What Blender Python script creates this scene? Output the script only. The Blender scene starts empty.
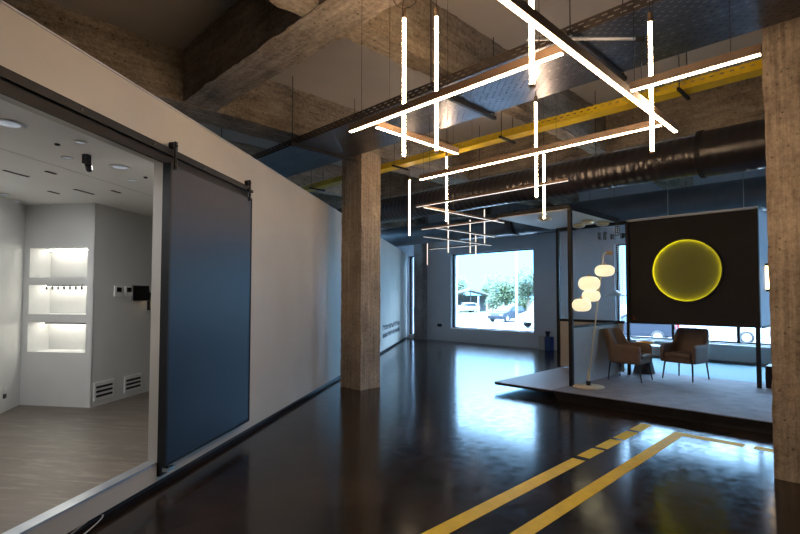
import bpy, math, random
from mathutils import Vector, Matrix, noise
S = bpy.context.scene
COL = S.collection
R = math.radians
random.seed(7)

# ------------------------------------------------------------------ camera, world, sun, exposure
cam_d = bpy.data.cameras.new('camera'); cam = bpy.data.objects.new('camera', cam_d); COL.objects.link(cam)
yaw, pitch, roll = R(45.013), R(2.172), R(0.094)
fw = Vector((math.cos(yaw)*math.cos(pitch), math.sin(yaw)*math.cos(pitch), math.sin(pitch)))
rt = Vector((math.sin(yaw), -math.cos(yaw), 0)); up = rt.cross(fw)
rt2 = math.cos(roll)*rt+math.sin(roll)*up; up2 = -math.sin(roll)*rt+math.cos(roll)*up
cam.matrix_world = Matrix(((rt2.x, up2.x, -fw.x, 0), (rt2.y, up2.y, -fw.y, 0), (rt2.z, up2.z, -fw.z, 1.6), (0, 0, 0, 1)))
cam_d.sensor_width = 36; cam_d.lens = 36*491.7/800; cam_d.shift_y = 11.14/800
cam_d.clip_start = .05; cam_d.clip_end = 500
S.camera = cam

EXPOSURE = 0.22
TUBE = 78.0          # pendant tubes, warm white
SKY = 15.0
W = bpy.data.worlds.new('World'); S.world = W; W.use_nodes = True
nt = W.node_tree; nt.nodes.clear()
wo = nt.nodes.new('ShaderNodeOutputWorld'); bg = nt.nodes.new('ShaderNodeBackground')
tc = nt.nodes.new('ShaderNodeTexCoord'); sx = nt.nodes.new('ShaderNodeSeparateXYZ'); cr = nt.nodes.new('ShaderNodeValToRGB')
cr.color_ramp.elements[0].position = .14; cr.color_ramp.elements[0].color = (.060, .175, .32, 1)
cr.color_ramp.elements[1].position = .5; cr.color_ramp.elements[1].color = (.96, 1.38, 2.0, 1)
nt.links.new(tc.outputs['Generated'], sx.inputs[0]); nt.links.new(sx.outputs['Z'], cr.inputs[0])
nt.links.new(cr.outputs[0], bg.inputs['Color']); bg.inputs['Strength'].default_value = SKY
nt.links.new(bg.outputs[0], wo.inputs[0])
sun_d = bpy.data.lights.new('sun', 'SUN'); sun_d.energy = 6; sun_d.angle = R(.6); sun_d.color = (1, .96, .9)
sun = bpy.data.objects.new('sun', sun_d); COL.objects.link(sun)
sun.rotation_euler = Vector((.34, -.62, -.72)).to_track_quat('-Z', 'Y').to_euler()
S.view_settings.view_transform = 'Standard'; S.view_settings.look = 'None'
S.view_settings.exposure = EXPOSURE; S.view_settings.gamma = 1; S.view_settings.use_curve_mapping = False

def portal(y0, y1, z0, z1):
    d = bpy.data.lights.new('portal', 'AREA'); d.shape = 'RECTANGLE'; d.size = y1-y0; d.size_y = z1-z0
    d.cycles.is_portal = True
    o = bpy.data.objects.new('window_portal', d); COL.objects.link(o)
    o.location = (14.25, (y0+y1)/2, (z0+z1)/2); o.rotation_euler = (R(90), 0, R(90))
WINS = [(7.97, 11.3, .48, 3.14), (1.2, 5.45, .5, 3.08), (-4.2, .2, .5, 3.08), (13.14, 13.46, .12, 3.2)]
for w_ in WINS: portal(*w_)
LWIN_ADDED = [(3.6, 8.0, 3.1, 4.6), (8.6, 13.1, 3.1, 4.6)]  # unseen high windows, added to bring daylight onto the slab behind the partition
RWIN_ADDED = [(10.6, 13.5, 1.4, 4.3)]  # unseen right wall window, added for daylight from that side
for x0_, x1_, z0_, z1_ in RWIN_ADDED:
    portal(0, x1_-x0_, z0_, z1_); o_ = COL.objects[-1]
    o_.location = ((x0_+x1_)/2, -6.8, (z0_+z1_)/2); o_.rotation_euler = (R(90), 0, R(0))
for x0_, x1_, z0_, z1_ in LWIN_ADDED:
    portal(0, x1_-x0_, z0_, z1_); o_ = COL.objects[-1]
    o_.location = ((x0_+x1_)/2, 15.05, (z0_+z1_)/2); o_.rotation_euler = (R(90), 0, R(180))

# ------------------------------------------------------------------ helpers
class MB:
    def __init__(s, xf=None): s.v = []; s.f = []; s.xf = xf
    def add(s, vs, fs):
        n = len(s.v)
        s.v += [tuple(s.xf(*p)) if s.xf else tuple(p) for p in vs]
        s.f += [tuple(i+n for i in f) for f in fs]
        return s
    def box(s, x0, x1, y0, y1, z0, z1):
        x0, x1 = sorted((x0, x1)); y0, y1 = sorted((y0, y1)); z0, z1 = sorted((z0, z1))
        vs = [(x0, y0, z0), (x1, y0, z0), (x1, y1, z0), (x0, y1, z0), (x0, y0, z1), (x1, y0, z1), (x1, y1, z1), (x0, y1, z1)]
        return s.add(vs, [(3, 2, 1, 0), (4, 5, 6, 7), (0, 1, 5, 4), (1, 2, 6, 5), (2, 3, 7, 6), (3, 0, 4, 7)])
    def cyl(s, a, b, r, n=16, r2=None, cap=True):
        a = Vector(a); b = Vector(b); r2 = r if r2 is None else r2
        d = (b-a).normalized(); u = d.orthogonal().normalized(); w = d.cross(u)
        vs = []
        for c, rr in ((a, r), (b, r2)):
            for i in range(n):
                t = 2*math.pi*i/n; vs.append(c+(u*math.cos(t)+w*math.sin(t))*rr)
        fs = [(i, (i+1) % n, n+(i+1) % n, n+i) for i in range(n)]
        if cap: fs += [tuple(range(n))[::-1], tuple(range(n, 2*n))]
        return s.add(vs, fs)
    def tube(s, pts, r, n=8):
        pts = [Vector(p) for p in pts]; vs = []; fs = []; u = None
        for k, p in enumerate(pts):
            d = (pts[min(k+1, len(pts)-1)]-pts[max(k-1, 0)]).normalized()
            u = d.orthogonal().normalized() if u is None else (u-d*u.dot(d)).normalized()
            w = d.cross(u); rr = r[k] if isinstance(r, (list, tuple)) else r
            for i in range(n):
                t = 2*math.pi*i/n; vs.append(p+(u*math.cos(t)+w*math.sin(t))*rr)
        for k in range(len(pts)-1):
            for i in range(n): fs.append((k*n+i, k*n+(i+1) % n, (k+1)*n+(i+1) % n, (k+1)*n+i))
        fs += [tuple(range(n))[::-1], tuple(range((len(pts)-1)*n, len(pts)*n))]
        return s.add(vs, fs)
    def lathe(s, prof, c=(0, 0, 0), n=24, axis='Z'):
        vs = []; fs = []; c = Vector(c)
        for r, h in prof:
            for i in range(n):
                t = 2*math.pi*i/n; a, b = r*math.cos(t), r*math.sin(t)
                vs.append(c+Vector({'Z': (a, b, h), 'X': (h, a, b), 'Y': (b, h, a)}[axis]))
        for k in range(len(prof)-1):
            for i in range(n): fs.append((k*n+i, k*n+(i+1) % n, (k+1)*n+(i+1) % n, (k+1)*n+i))
        if prof[0][0] > 1e-4: fs.append(tuple(range(n))[::-1])
        if prof[-1][0] > 1e-4: fs.append(tuple(range((len(prof)-1)*n, len(prof)*n)))
        return s.add(vs, fs)
    def prism(s, poly, a, b, axis='Y'):
        n = len(poly)
        def P(p, t): return {'Y': (p[0], t, p[1]), 'X': (t, p[0], p[1]), 'Z': (p[0], p[1], t)}[axis]
        return s.add([P(p, a) for p in poly]+[P(p, b) for p in poly],
                     [tuple(range(n))[::-1], tuple(range(n, 2*n))]+[(i, (i+1) % n, n+(i+1) % n, n+i) for i in range(n)])
    def build(s, name, mat, parent=None, smooth=False, bevel=0, bseg=2, sub=0):
        me = bpy.data.meshes.new(name)
        off = parent.location.copy() if parent is not None and parent.type == 'EMPTY' else Vector()
        if parent is not None and parent.parent is not None: off = Vector(parent.parent.location)
        if parent is not None and parent.type == 'MESH' and parent.parent is None: off = Vector(parent.location)
        me.from_pydata([(p[0]-off.x, p[1]-off.y, p[2]-off.z) for p in s.v], [], s.f)
        me.update(calc_edges=True)
        import bmesh
        bm = bmesh.new(); bm.from_mesh(me); bmesh.ops.recalc_face_normals(bm, faces=bm.faces); bm.to_mesh(me); bm.free()
        if smooth: me.polygons.foreach_set('use_smooth', [True]*len(me.polygons))
        me.materials.append(mat)
        o = bpy.data.objects.new(name, me); COL.objects.link(o)
        if parent is not None: o.parent = parent
        if bevel:
            m = o.modifiers.new('bevel', 'BEVEL'); m.width = bevel; m.segments = bseg; m.limit_method = 'ANGLE'; m.angle_limit = R(35)
            me.polygons.foreach_set('use_smooth', [True]*len(me.polygons)); 
            o.modifiers.new('wn', 'WEIGHTED_NORMAL')
        if sub:
            m = o.modifiers.new('sub', 'SUBSURF'); m.levels = sub; m.render_levels = sub
        return o

def tag(o, label=None, cat=None, group=None, kind=None):
    if label: o['label'] = label
    if cat: o['category'] = cat
    if group: o['group'] = group
    if kind: o['kind'] = kind
    return o
def thing(name, label, cat, loc=(0, 0, 0), group=None):
    o = bpy.data.objects.new(name, None); COL.objects.link(o); o.location = loc; o.empty_display_size = .1
    return tag(o, label, cat, group)
def struct(o): o['kind'] = 'structure'; return o
def dup(root, loc, rotz=0, label=None, scale=None):
    r = root.copy(); COL.objects.link(r); r.location = loc; r.rotation_euler = (0, 0, rotz)
    if label: r['label'] = label
    if scale: r.scale = scale
    for ch in list(root.children):
        c = ch.copy(); COL.objects.link(c); c.parent = r
        for g in list(ch.children):
            d = g.copy(); COL.objects.link(d); d.parent = c
    return r

# ------------------------------------------------------------------ materials
def mat(name, col, rough=.5, metal=0, emis=None, es=0, spec=.5, coat=0):
    m = bpy.data.materials.new(name); m.use_nodes = True; b = m.node_tree.nodes['Principled BSDF']
    b.inputs['Base Color'].default_value = (*col, 1); b.inputs['Roughness'].default_value = rough
    b.inputs['Metallic'].default_value = metal; b.inputs['Specular IOR Level'].default_value = spec
    b.inputs['Coat Weight'].default_value = coat
    if emis: b.inputs['Emission Color'].default_value = (*emis, 1); b.inputs['Emission Strength'].default_value = es
    return m
def nodes(m): return m.node_tree.nodes, m.node_tree.links, m.node_tree.nodes['Principled BSDF']
def noisy(name, c0, c1, scale=4, rough=.7, stretch=(1, 1, 1), bump=.0, bscale=None, detail=6, p0=.3, p1=.7, metal=0, spec=.5, dist=.02):
    m = mat(name, c0, rough, metal, spec=spec); N, L, B = nodes(m)
    t = N.new('ShaderNodeTexCoord'); mp = N.new('ShaderNodeMapping'); mp.inputs['Scale'].default_value = stretch
    n = N.new('ShaderNodeTexNoise'); n.inputs['Scale'].default_value = scale; n.inputs['Detail'].default_value = detail
    r = N.new('ShaderNodeValToRGB'); r.color_ramp.elements[0].position = p0; r.color_ramp.elements[1].position = p1
    r.color_ramp.elements[0].color = (*c0, 1); r.color_ramp.elements[1].color = (*c1, 1)
    L.new(t.outputs['Object'], mp.inputs[0]); L.new(mp.outputs[0], n.inputs[0]); L.new(n.outputs[0], r.inputs[0]); L.new(r.outputs[0], B.inputs['Base Color'])
    if bump:
        b = N.new('ShaderNodeBump'); b.inputs['Strength'].default_value = bump; b.inputs['Distance'].default_value = dist
        n2 = n
        if bscale:
            n2 = N.new('ShaderNodeTexNoise'); n2.inputs['Scale'].default_value = bscale; n2.inputs['Detail'].default_value = 5; L.new(mp.outputs[0], n2.inputs[0])
        L.new(n2.outputs[0], b.inputs['Height']); L.new(b.outputs[0], B.inputs['Normal'])
    return m
def concrete(name, dark, mid, light, grain=(6, 6, .5), rough=.85, pit=13):
    m = mat(name, mid, rough, spec=.25); N, L, B = nodes(m)
    t = N.new('ShaderNodeTexCoord')
    def nz(scale, det, rg, src):
        n = N.new('ShaderNodeTexNoise'); n.inputs['Scale'].default_value = scale; n.inputs['Detail'].default_value = det; n.inputs['Roughness'].default_value = rg; L.new(src, n.inputs[0]); return n.outputs[0]
    def ma(op, a, b):
        n = N.new('ShaderNodeMath'); n.operation = op
        for i, v in enumerate((a, b)):
            if isinstance(v, (int, float)): n.inputs[i].default_value = v
            else: L.new(v, n.inputs[i])
        return n.outputs[0]
    mp = N.new('ShaderNodeMapping'); mp.inputs['Scale'].default_value = grain; L.new(t.outputs['Object'], mp.inputs[0])
    a = nz(1.3, 9, .7, t.outputs['Object']); b_ = nz(3.0, 8, .75, mp.outputs[0]); c = nz(22, 5, .8, t.outputs['Object'])
    d = ma('ADD', ma('MULTIPLY', a, .34), ma('ADD', ma('MULTIPLY', b_, .36), ma('MULTIPLY', c, .30)))
    r = N.new('ShaderNodeValToRGB'); e = r.color_ramp.elements; L.new(d, r.inputs[0])
    e[0].position = .40; e[0].color = (*dark, 1); e[1].position = .60; e[1].color = (*light, 1)
    x = e.new(.5); x.color = (*mid, 1)
    n3 = N.new('ShaderNodeTexVoronoi'); n3.inputs['Scale'].default_value = pit; L.new(t.outputs['Object'], n3.inputs[0])
    rp = N.new('ShaderNodeValToRGB'); rp.color_ramp.elements[0].position = .06; rp.color_ramp.elements[0].color = (.18, .18, .18, 1)
    rp.color_ramp.elements[1].position = .17; rp.color_ramp.elements[1].color = (1, 1, 1, 1); L.new(n3.outputs['Distance'], rp.inputs[0])
    mx = N.new('ShaderNodeMixRGB'); mx.blend_type = 'MULTIPLY'; mx.inputs[0].default_value = .75
    L.new(r.outputs[0], mx.inputs[1]); L.new(rp.outputs[0], mx.inputs[2]); L.new(mx.outputs[0], B.inputs['Base Color'])
    b = N.new('ShaderNodeBump'); b.inputs['Strength'].default_value = 1; b.inputs['Distance'].default_value = .05
    L.new(d, b.inputs['Height']); L.new(b.outputs[0], B.inputs['Normal'])
    return m
M = {}
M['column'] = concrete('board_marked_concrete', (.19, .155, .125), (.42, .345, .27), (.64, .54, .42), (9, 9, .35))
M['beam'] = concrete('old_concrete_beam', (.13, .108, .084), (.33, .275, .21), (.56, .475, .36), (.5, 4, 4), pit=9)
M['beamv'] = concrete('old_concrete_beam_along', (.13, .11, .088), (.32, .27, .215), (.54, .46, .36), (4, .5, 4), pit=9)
M['greycol'] = concrete('grey_concrete', (.14, .14, .14), (.26, .26, .26), (.38, .38, .38), (7, 7, .4))
M['slab'] = noisy('ceiling_slab', (.50, .46, .41), (.58, .53, .47), 1.2, .9, bump=.1)
M['wallL'] = noisy('partition_paint', (.48, .45, .40), (.52, .49, .44), 2, .55, bump=.02, bscale=60)
M['wall'] = noisy('grey_wall_paint', (.47, .51, .57), (.51, .55, .61), 1.5, .7, bump=.03, bscale=50)  # grey paint with the blue cast of daylight mixed into its colour
M['white'] = mat('white_paint', (.72, .72, .71), .55)
M['white_room'] = noisy('side_room_paint', (.60, .60, .59), (.64, .64, .63), 2, .6, bump=.02, bscale=60)
M['black'] = noisy('black_metal', (.012, .012, .014), (.02, .02, .023), 6, .5, bump=.02, bscale=80, spec=.25)
M['blackm'] = noisy('black_wall_board', (.012, .010, .010), (.018, .015, .015), 3, .75, bump=.05, bscale=90)
M['rail'] = noisy('dark_brown_metal', (.011, .008, .007), (.016, .012, .010), 4, .55, bump=.02, bscale=60, spec=.25)
M['alu'] = noisy('brushed_aluminium', (.42, .45, .5), (.5, .53, .58), 8, .35, metal=.8, bump=.02, bscale=50)
M['beige'] = noisy('beige_panel', (.46, .42, .37), (.52, .48, .42), 3, .6, bump=.02)
M['cable'] = noisy('black_cable', (.015, .013, .012), (.03, .025, .02), 10, .6)
M['housing'] = noisy('bronze_profile', (.16, .10, .065), (.20, .13, .08), 5, .5)
M['tube'] = mat('lit_tube', (.9, .85, .8), .4, emis=(1, .68, .41), es=TUBE)
M['tube_bar'] = mat('lit_bar_diffuser', (.9, .85, .8), .4, emis=(1, .68, .41), es=TUBE*.36)
M['tube_mid'] = mat('lit_tube_mid', (.9, .85, .8), .4, emis=(1, .68, .41), es=TUBE*.4)
M['tube_far'] = mat('lit_tube_far', (.9, .85, .8), .4, emis=(1, .78, .62), es=1.6)
M['tube_dim'] = mat('dim_bar_diffuser', (.85, .85, .85), .4, emis=(1, .9, .82), es=.8)
M['yellow'] = noisy('yellow_paint_line', (.66, .46, .008), (.76, .55, .015), 9, .5, spec=.2, bump=.1, bscale=40, dist=.003)
M['yellowtray'] = None
M['olive'] = noisy('olive_disc', (.16, .155, .02), (.18, .175, .022), 3, .6)
M['led_yellow'] = mat('yellow_led', (.9, .9, .2), .5, emis=(1, .88, .03), es=14)
M['opal'] = mat('opal_glass', (.5, .47, .38), .3, emis=(1, .84, .52), es=.84)
M['cream'] = noisy('cream_metal', (.62, .56, .42), (.66, .60, .46), 5, .45)
M['tan'] = noisy('tan_wood', (.45, .28, .14), (.55, .36, .2), 9, .5, stretch=(1, 1, 8))
M['leather'] = noisy('brown_upholstery', (.12, .075, .052), (.15, .096, .068), 14, .6, bump=.15, bscale=120, dist=.004)
M['leg'] = noisy('dark_leg_metal', (.02, .02, .022), (.035, .035, .04), 5, .4)
M['tabletop'] = noisy('pale_tabletop', (.6, .6, .58), (.68, .68, .66), 5, .35)
M['orange'] = noisy('orange_glaze', (.85, .30, .02), (.95, .40, .04), 6, .35)
M['chrome'] = mat('polished_steel', (.7, .7, .7), .2, 1)
M['navy'] = noisy('navy_plastic', (.01, .03, .12), (.015, .04, .16), 5, .4)
M['plate'] = noisy('grey_plate', (.35, .34, .33), (.4, .39, .38), 5, .45)
M['carpet'] = noisy('grey_carpet_tile', (.17, .17, .205), (.25, .25, .29), 5, .8, bump=.3, bscale=120, dist=.004)
M['duct2'] = noisy('blue_grey_duct_wrap', (.09, .10, .115), (.12, .13, .15), 3, .38, bump=.1, bscale=4)
M['niche_led'] = mat('niche_led', (1, 1, 1), .5, emis=(1, .97, .85), es=15)
M['downlight'] = mat('downlight_lens', (.55, .57, .62), .4, emis=(.8, .88, 1), es=.25)
M['sconce'] = mat('sconce_glow', (1, .8, .6), .5, emis=(1, .66, .34), es=6)
M['red'] = mat('red_mark', (.28, .02, .02), .5)
M['mark'] = mat('black_vinyl', (.03, .03, .04), .5)
M['trim'] = mat('pale_trim', (.5, .52, .55), .4)
M['screen'] = mat('black_screen', (.01, .01, .012), .15)

def door_mat():
    m = noisy('dark_blue_door_laminate', (.010, .018, .044), (.014, .024, .056), 260, .40, bump=.12, bscale=300, dist=.002)
    m.node_tree.nodes['Principled BSDF'].inputs['Specular IOR Level'].default_value = .38
    return m
M['door'] = door_mat()

def floor_mat():
    m = mat('dark_resin_floor', (.02, .016, .014), .1, spec=.42); N, L, B = nodes(m)
    B.inputs['Coat Roughness'].default_value = .10
    B.inputs['Specular Tint'].default_value = (.5, .82, 1, 1)
    t = N.new('ShaderNodeTexCoord')
    n = N.new('ShaderNodeTexNoise'); n.inputs['Scale'].default_value = 1.3; n.inputs['Detail'].default_value = 9; n.inputs['Roughness'].default_value = .6
    n2 = N.new('ShaderNodeTexNoise'); n2.inputs['Scale'].default_value = 9; n2.inputs['Detail'].default_value = 6
    L.new(t.outputs['Object'], n.inputs[0]); L.new(t.outputs['Object'], n2.inputs[0])
    r = N.new('ShaderNodeValToRGB'); e = r.color_ramp.elements
    e[0].position = .35; e[0].color = (.009, .0075, .008, 1); e[1].position = .72; e[1].color = (.040, .026, .018, 1)
    L.new(n.outputs[0], r.inputs[0])
    # saw-cut joints
    sp = N.new('ShaderNodeSeparateXYZ'); L.new(t.outputs['Object'], sp.inputs[0])
    def joint(out, off, per):
        a = N.new('ShaderNodeMath'); a.operation = 'SUBTRACT'; a.inputs[1].default_value = off; L.new(out, a.inputs[0])
        b = N.new('ShaderNodeMath'); b.operation = 'PINGPONG'; b.inputs[1].default_value = per/2; L.new(a.outputs[0], b.inputs[0])
        c = N.new('ShaderNodeMath'); c.operation = 'LESS_THAN'; c.inputs[1].default_value = .006; L.new(b.outputs[0], c.inputs[0]); return c
    jx = joint(sp.outputs['X'], 6.28, 5.0); jy = joint(sp.outputs['Y'], 3.56, 5.0)
    jm = N.new('ShaderNodeMath'); jm.operation = 'MAXIMUM'; L.new(jx.outputs[0], jm.inputs[0]); L.new(jy.outputs[0], jm.inputs[1])
    mx = N.new('ShaderNodeMixRGB'); mx.inputs[2].default_value = (.004, .004, .004, 1); L.new(jm.outputs[0], mx.inputs[0]); L.new(r.outputs[0], mx.inputs[1]); L.new(mx.outputs[0], B.inputs['Base Color'])
    rr = N.new('ShaderNodeMapRange'); rr.inputs['From Min'].default_value = .3; rr.inputs['From Max'].default_value = .7; rr.inputs['To Min'].default_value = .11; rr.inputs['To Max'].default_value = .20
    L.new(n2.outputs[0], rr.inputs[0]); L.new(rr.outputs[0], B.inputs['Roughness'])
    n3 = N.new('ShaderNodeTexNoise'); n3.inputs['Scale'].default_value = 3.2; n3.inputs['Detail'].default_value = 3; L.new(t.outputs['Object'], n3.inputs[0])
    b = N.new('ShaderNodeBump'); b.inputs['Strength'].default_value = .3; b.inputs['Distance'].default_value = .0025
    L.new(n3.outputs[0], b.inputs['Height'])
    b2 = N.new('ShaderNodeBump'); b2.inputs['Strength'].default_value = .1; b2.inputs['Distance'].default_value = .0006
    L.new(n2.outputs[0], b2.inputs['Height']); L.new(b.outputs[0], b2.inputs['Normal'])
    L.new(b2.outputs[0], B.inputs['Normal'])
    return m
M['floor'] = floor_mat()

def plank_mat():
    m = mat('worn_plank_floor', (.3, .25, .2), .45); N, L, B = nodes(m)
    t = N.new('ShaderNodeTexCoord'); mp = N.new('ShaderNodeMapping'); mp.inputs['Rotation'].default_value = (0, 0, R(-36.3+90))
    L.new(t.outputs['Object'], mp.inputs[0])
    br = N.new('ShaderNodeTexBrick'); br.inputs['Scale'].default_value = 1; br.inputs['Brick Width'].default_value = 1.3; br.inputs['Row Height'].default_value = .18
    br.inputs['Mortar Size'].default_value = .003; br.inputs['Color1'].default_value = (.10, .080, .064, 1); br.inputs['Color2'].default_value = (.13, .105, .083, 1); br.inputs['Mortar'].default_value = (.12, .09, .07, 1)
    mp2 = N.new('ShaderNodeMapping'); mp2.inputs['Scale'].default_value = (1.2, 7, 1); L.new(mp.outputs[0], br.inputs[0]); L.new(mp.outputs[0], mp2.inputs[0])
    n = N.new('ShaderNodeTexNoise'); n.inputs['Scale'].default_value = 2.6; n.inputs['Detail'].default_value = 9; n.inputs['Roughness'].default_value = .7; L.new(mp2.outputs[0], n.inputs[0])
    r = N.new('ShaderNodeValToRGB'); r.color_ramp.elements[0].position = .50; r.color_ramp.elements[0].color = (0, 0, 0, 1); r.color_ramp.elements[1].position = .72; r.color_ramp.elements[1].color = (1, 1, 1, 1)
    L.new(n.outputs[0], r.inputs[0])
    mx = N.new('ShaderNodeMixRGB'); mx.inputs[2].default_value = (.22, .19, .155, 1); L.new(r.outputs[0], mx.inputs[0]); L.new(br.outputs[0], mx.inputs[1]); L.new(mx.outputs[0], B.inputs['Base Color'])
    b = N.new('ShaderNodeBump'); b.inputs['Strength'].default_value = .15; b.inputs['Distance'].default_value = .005; L.new(n.outputs[0], b.inputs['Height']); L.new(b.outputs[0], B.inputs['Normal'])
    return m
M['plank'] = plank_mat()

def perf_mat(name, c0, c1, rough, metal, px=.10, py=.05, fill=.42, axis=('Y', 'X'), bumpy=0):
    """sheet metal with staggered slots cut through it"""
    m = noisy(name, c0, c1, 3, rough, metal=metal, bump=.05, bscale=20); N, L, B = nodes(m)
    out = [n for n in N if n.type == 'OUTPUT_MATERIAL'][0]
    t = N.new('ShaderNodeTexCoord'); sp = N.new('ShaderNodeSeparateXYZ'); L.new(t.outputs['Object'], sp.inputs[0])
    def ma(op, a, b=None):
        n = N.new('ShaderNodeMath'); n.operation = op
        for i, v in enumerate((a, b)):
            if v is None: continue
            if isinstance(v, (int, float)): n.inputs[i].default_value = v
            else: L.new(v, n.inputs[i])
        return n.outputs[0]
    u = ma('DIVIDE', sp.outputs[axis[0]], px); v = ma('DIVIDE', sp.outputs[axis[1]], py)
    row = ma('FLOOR', v); sh = ma('MULTIPLY', ma('FLOORED_MODULO', row, 2), .5)
    fu = ma('FRACT', ma('ADD', u, sh)); fv = ma('FRACT', v)
    a = ma('LESS_THAN', ma('ABSOLUTE', ma('SUBTRACT', fu, .5)), fill*.5); b = ma('LESS_THAN', ma('ABSOLUTE', ma('SUBTRACT', fv, .5)), .17)
    hole = ma('MULTIPLY', a, b)
    tr = N.new('ShaderNodeBsdfTransparent'); mx = N.new('ShaderNodeMixShader')
    L.new(hole, mx.inputs[0]); L.new(B.outputs[0], mx.inputs[1]); L.new(tr.outputs[0], mx.inputs[2]); L.new(mx.outputs[0], out.inputs[0])
    return m
M['tray'] = perf_mat('perforated_dark_steel', (.10, .10, .12), (.15, .15, .175), .30, .95, .09, .045, .34)
M['trayside'] = perf_mat('perforated_steel_side', (.085, .075, .07), (.12, .10, .09), .4, .6, .10, .035, .5, ('Y', 'Z'))
M['yellowtray'] = noisy('yellow_steel', (.60, .43, .01), (.68, .50, .015), 4, .4, bump=.05)
M['yellowside'] = perf_mat('yellow_perforated_side', (.60, .43, .01), (.68, .50, .015), .4, 0, .09, .04, .45, ('Y', 'Z'))

def duct_mat():
    m = noisy('black_duct_wrap', (.010, .009, .012), (.02, .017, .022), 2, .28, spec=.6); N, L, B = nodes(m)
    t = N.new('ShaderNodeTexCoord'); wv = N.new('ShaderNodeTexWave'); wv.bands_direction = 'Y'; wv.inputs['Scale'].default_value = 2.6; wv.inputs['Distortion'].default_value = 1.2; wv.inputs['Detail'].default_value = 2
    L.new(t.outputs['Object'], wv.inputs[0])
    b = N.new('ShaderNodeBump'); b.inputs['Strength'].default_value = .45; b.inputs['Distance'].default_value = .012; L.new(wv.outputs[0], b.inputs['Height']); L.new(b.outputs[0], B.inputs['Normal'])
    return m
M['duct'] = duct_mat()

def glass_mat():
    m = bpy.data.materials.new('window_glass'); m.use_nodes = True; N = m.node_tree.nodes; L = m.node_tree.links; N.clear()
    o = N.new('ShaderNodeOutputMaterial'); t = N.new('ShaderNodeBsdfTransparent'); t.inputs[0].default_value = (.93, .97, .97, 1)
    g = N.new('ShaderNodeBsdfGlossy'); g.inputs['Roughness'].default_value = .02; fr = N.new('ShaderNodeFresnel'); fr.inputs[0].default_value = 1.35
    mx = N.new('ShaderNodeMixShader'); L.new(fr.outputs[0], mx.inputs[0]); L.new(t.outputs[0], mx.inputs[1]); L.new(g.outputs[0], mx.inputs[2]); L.new(mx.outputs[0], o.inputs[0])
    return m
M['glass'] = glass_mat()

# ------------------------------------------------------------------ partition frame of reference: s along the wall, n towards the hall
TH = R(36.3); WD = Vector((math.cos(TH), math.sin(TH), 0)); WN = Vector((math.sin(TH), -math.cos(TH), 0)); WP = Vector((13.76, 13.37, 0))
def wf(s, n, z): return WP+WD*s+WN*n+Vector((0, 0, z))

# ------------------------------------------------------------------ large structure
SL, SO = 4.82, 4.11
struct(MB().box(-6, 14.3, -6.5, 15, -.1, 0).build('floor', M['floor']))
struct(MB().box(-6, 14.3, -6.5, 15, SL, SL+.2).build('ceiling', M['slab']))
# window wall, X = 13.9, with openings
def wall_with_holes(x0, x1, y0, y1, z0, z1, holes):
    b = MB(); ys = sorted({y0, y1, *[h[0] for h in holes], *[h[1] for h in holes]})
    for a, c in zip(ys[:-1], ys[1:]):
        h = [h for h in holes if h[0] <= a+1e-6 and h[1] >= c-1e-6]
        if h: b.box(x0, x1, a, c, z0, h[0][2]).box(x0, x1, a, c, h[0][3], z1)
        else: b.box(x0, x1, a, c, z0, z1)
    return b
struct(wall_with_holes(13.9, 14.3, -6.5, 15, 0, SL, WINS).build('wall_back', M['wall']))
wl_ = wall_with_holes(14.8, 15, -6, 13.9, 0, SL, LWIN_ADDED); wl_.v = [(p[1], p[0], p[2]) for p in wl_.v]
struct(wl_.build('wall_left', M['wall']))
for k, (x0, x1, z0, z1) in enumerate(LWIN_ADDED):
    w = struct(MB().box(x0, x0+.05, 14.85, 14.95, z0, z1).box(x1-.05, x1, 14.85, 14.95, z0, z1).box(x0, x1, 14.85, 14.95, z0, z0+.04).box(x0, x1, 14.85, 14.95, z1-.04, z1).build('window_%d' % (k+7), M['black']))  # frame of an added left wall window, out of view
    MB().box(x0, x1, 14.895, 14.905, z0, z1).build('pane', M['glass'], w)
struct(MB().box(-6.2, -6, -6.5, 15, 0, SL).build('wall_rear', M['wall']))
wr = wall_with_holes(-6.5, -6.8, -6, 14.3, 0, SL, RWIN_ADDED); wr.v = [(p[1], p[0], p[2]) for p in wr.v]
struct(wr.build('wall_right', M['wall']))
for k, (x0, x1, z0, z1) in enumerate(RWIN_ADDED):
    w = struct(MB().box(x0, x0+.05, -6.7, -6.6, z0, z1).box(x1-.05, x1, -6.7, -6.6, z0, z1).box(x0, x1, -6.7, -6.6, z0, z0+.04).box(x0, x1, -6.7, -6.6, z1-.04, z1).build('window_%d' % (k+5), M['black']))  # frame of the added right wall window, out of view
    MB().box(x0, x1, -6.655, -6.645, z0, z1).build('pane', M['glass'], w)
for k, (y0, y1, z0, z1) in enumerate(WINS):
    t = .035
    fr = MB().box(14.02, 14.12, y0, y0+t*1.6, z0, z1).box(14.02, 14.12, y1-t*1.6, y1, z0, z1).box(14.02, 14.12, y0, y1, z0, z0+t).box(14.02, 14.12, y0, y1, z1-t, z1)
    if k in (1, 2): 
        for q in (1, 2): yy = y0+(y1-y0)*q/3; fr.box(14.02, 14.12, yy-.03, yy+.03, z0, z1)
    w = struct(fr.build('window_%d' % (k+1), M['black']))
    MB().box(14.065, 14.075, y0, y1, z0, z1).build('pane', M['glass'], w)
    MB().box(13.88, 14.3, y0, y1, z0-.02, z0+.004).build('window_sill', M['white'], w)

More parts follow.
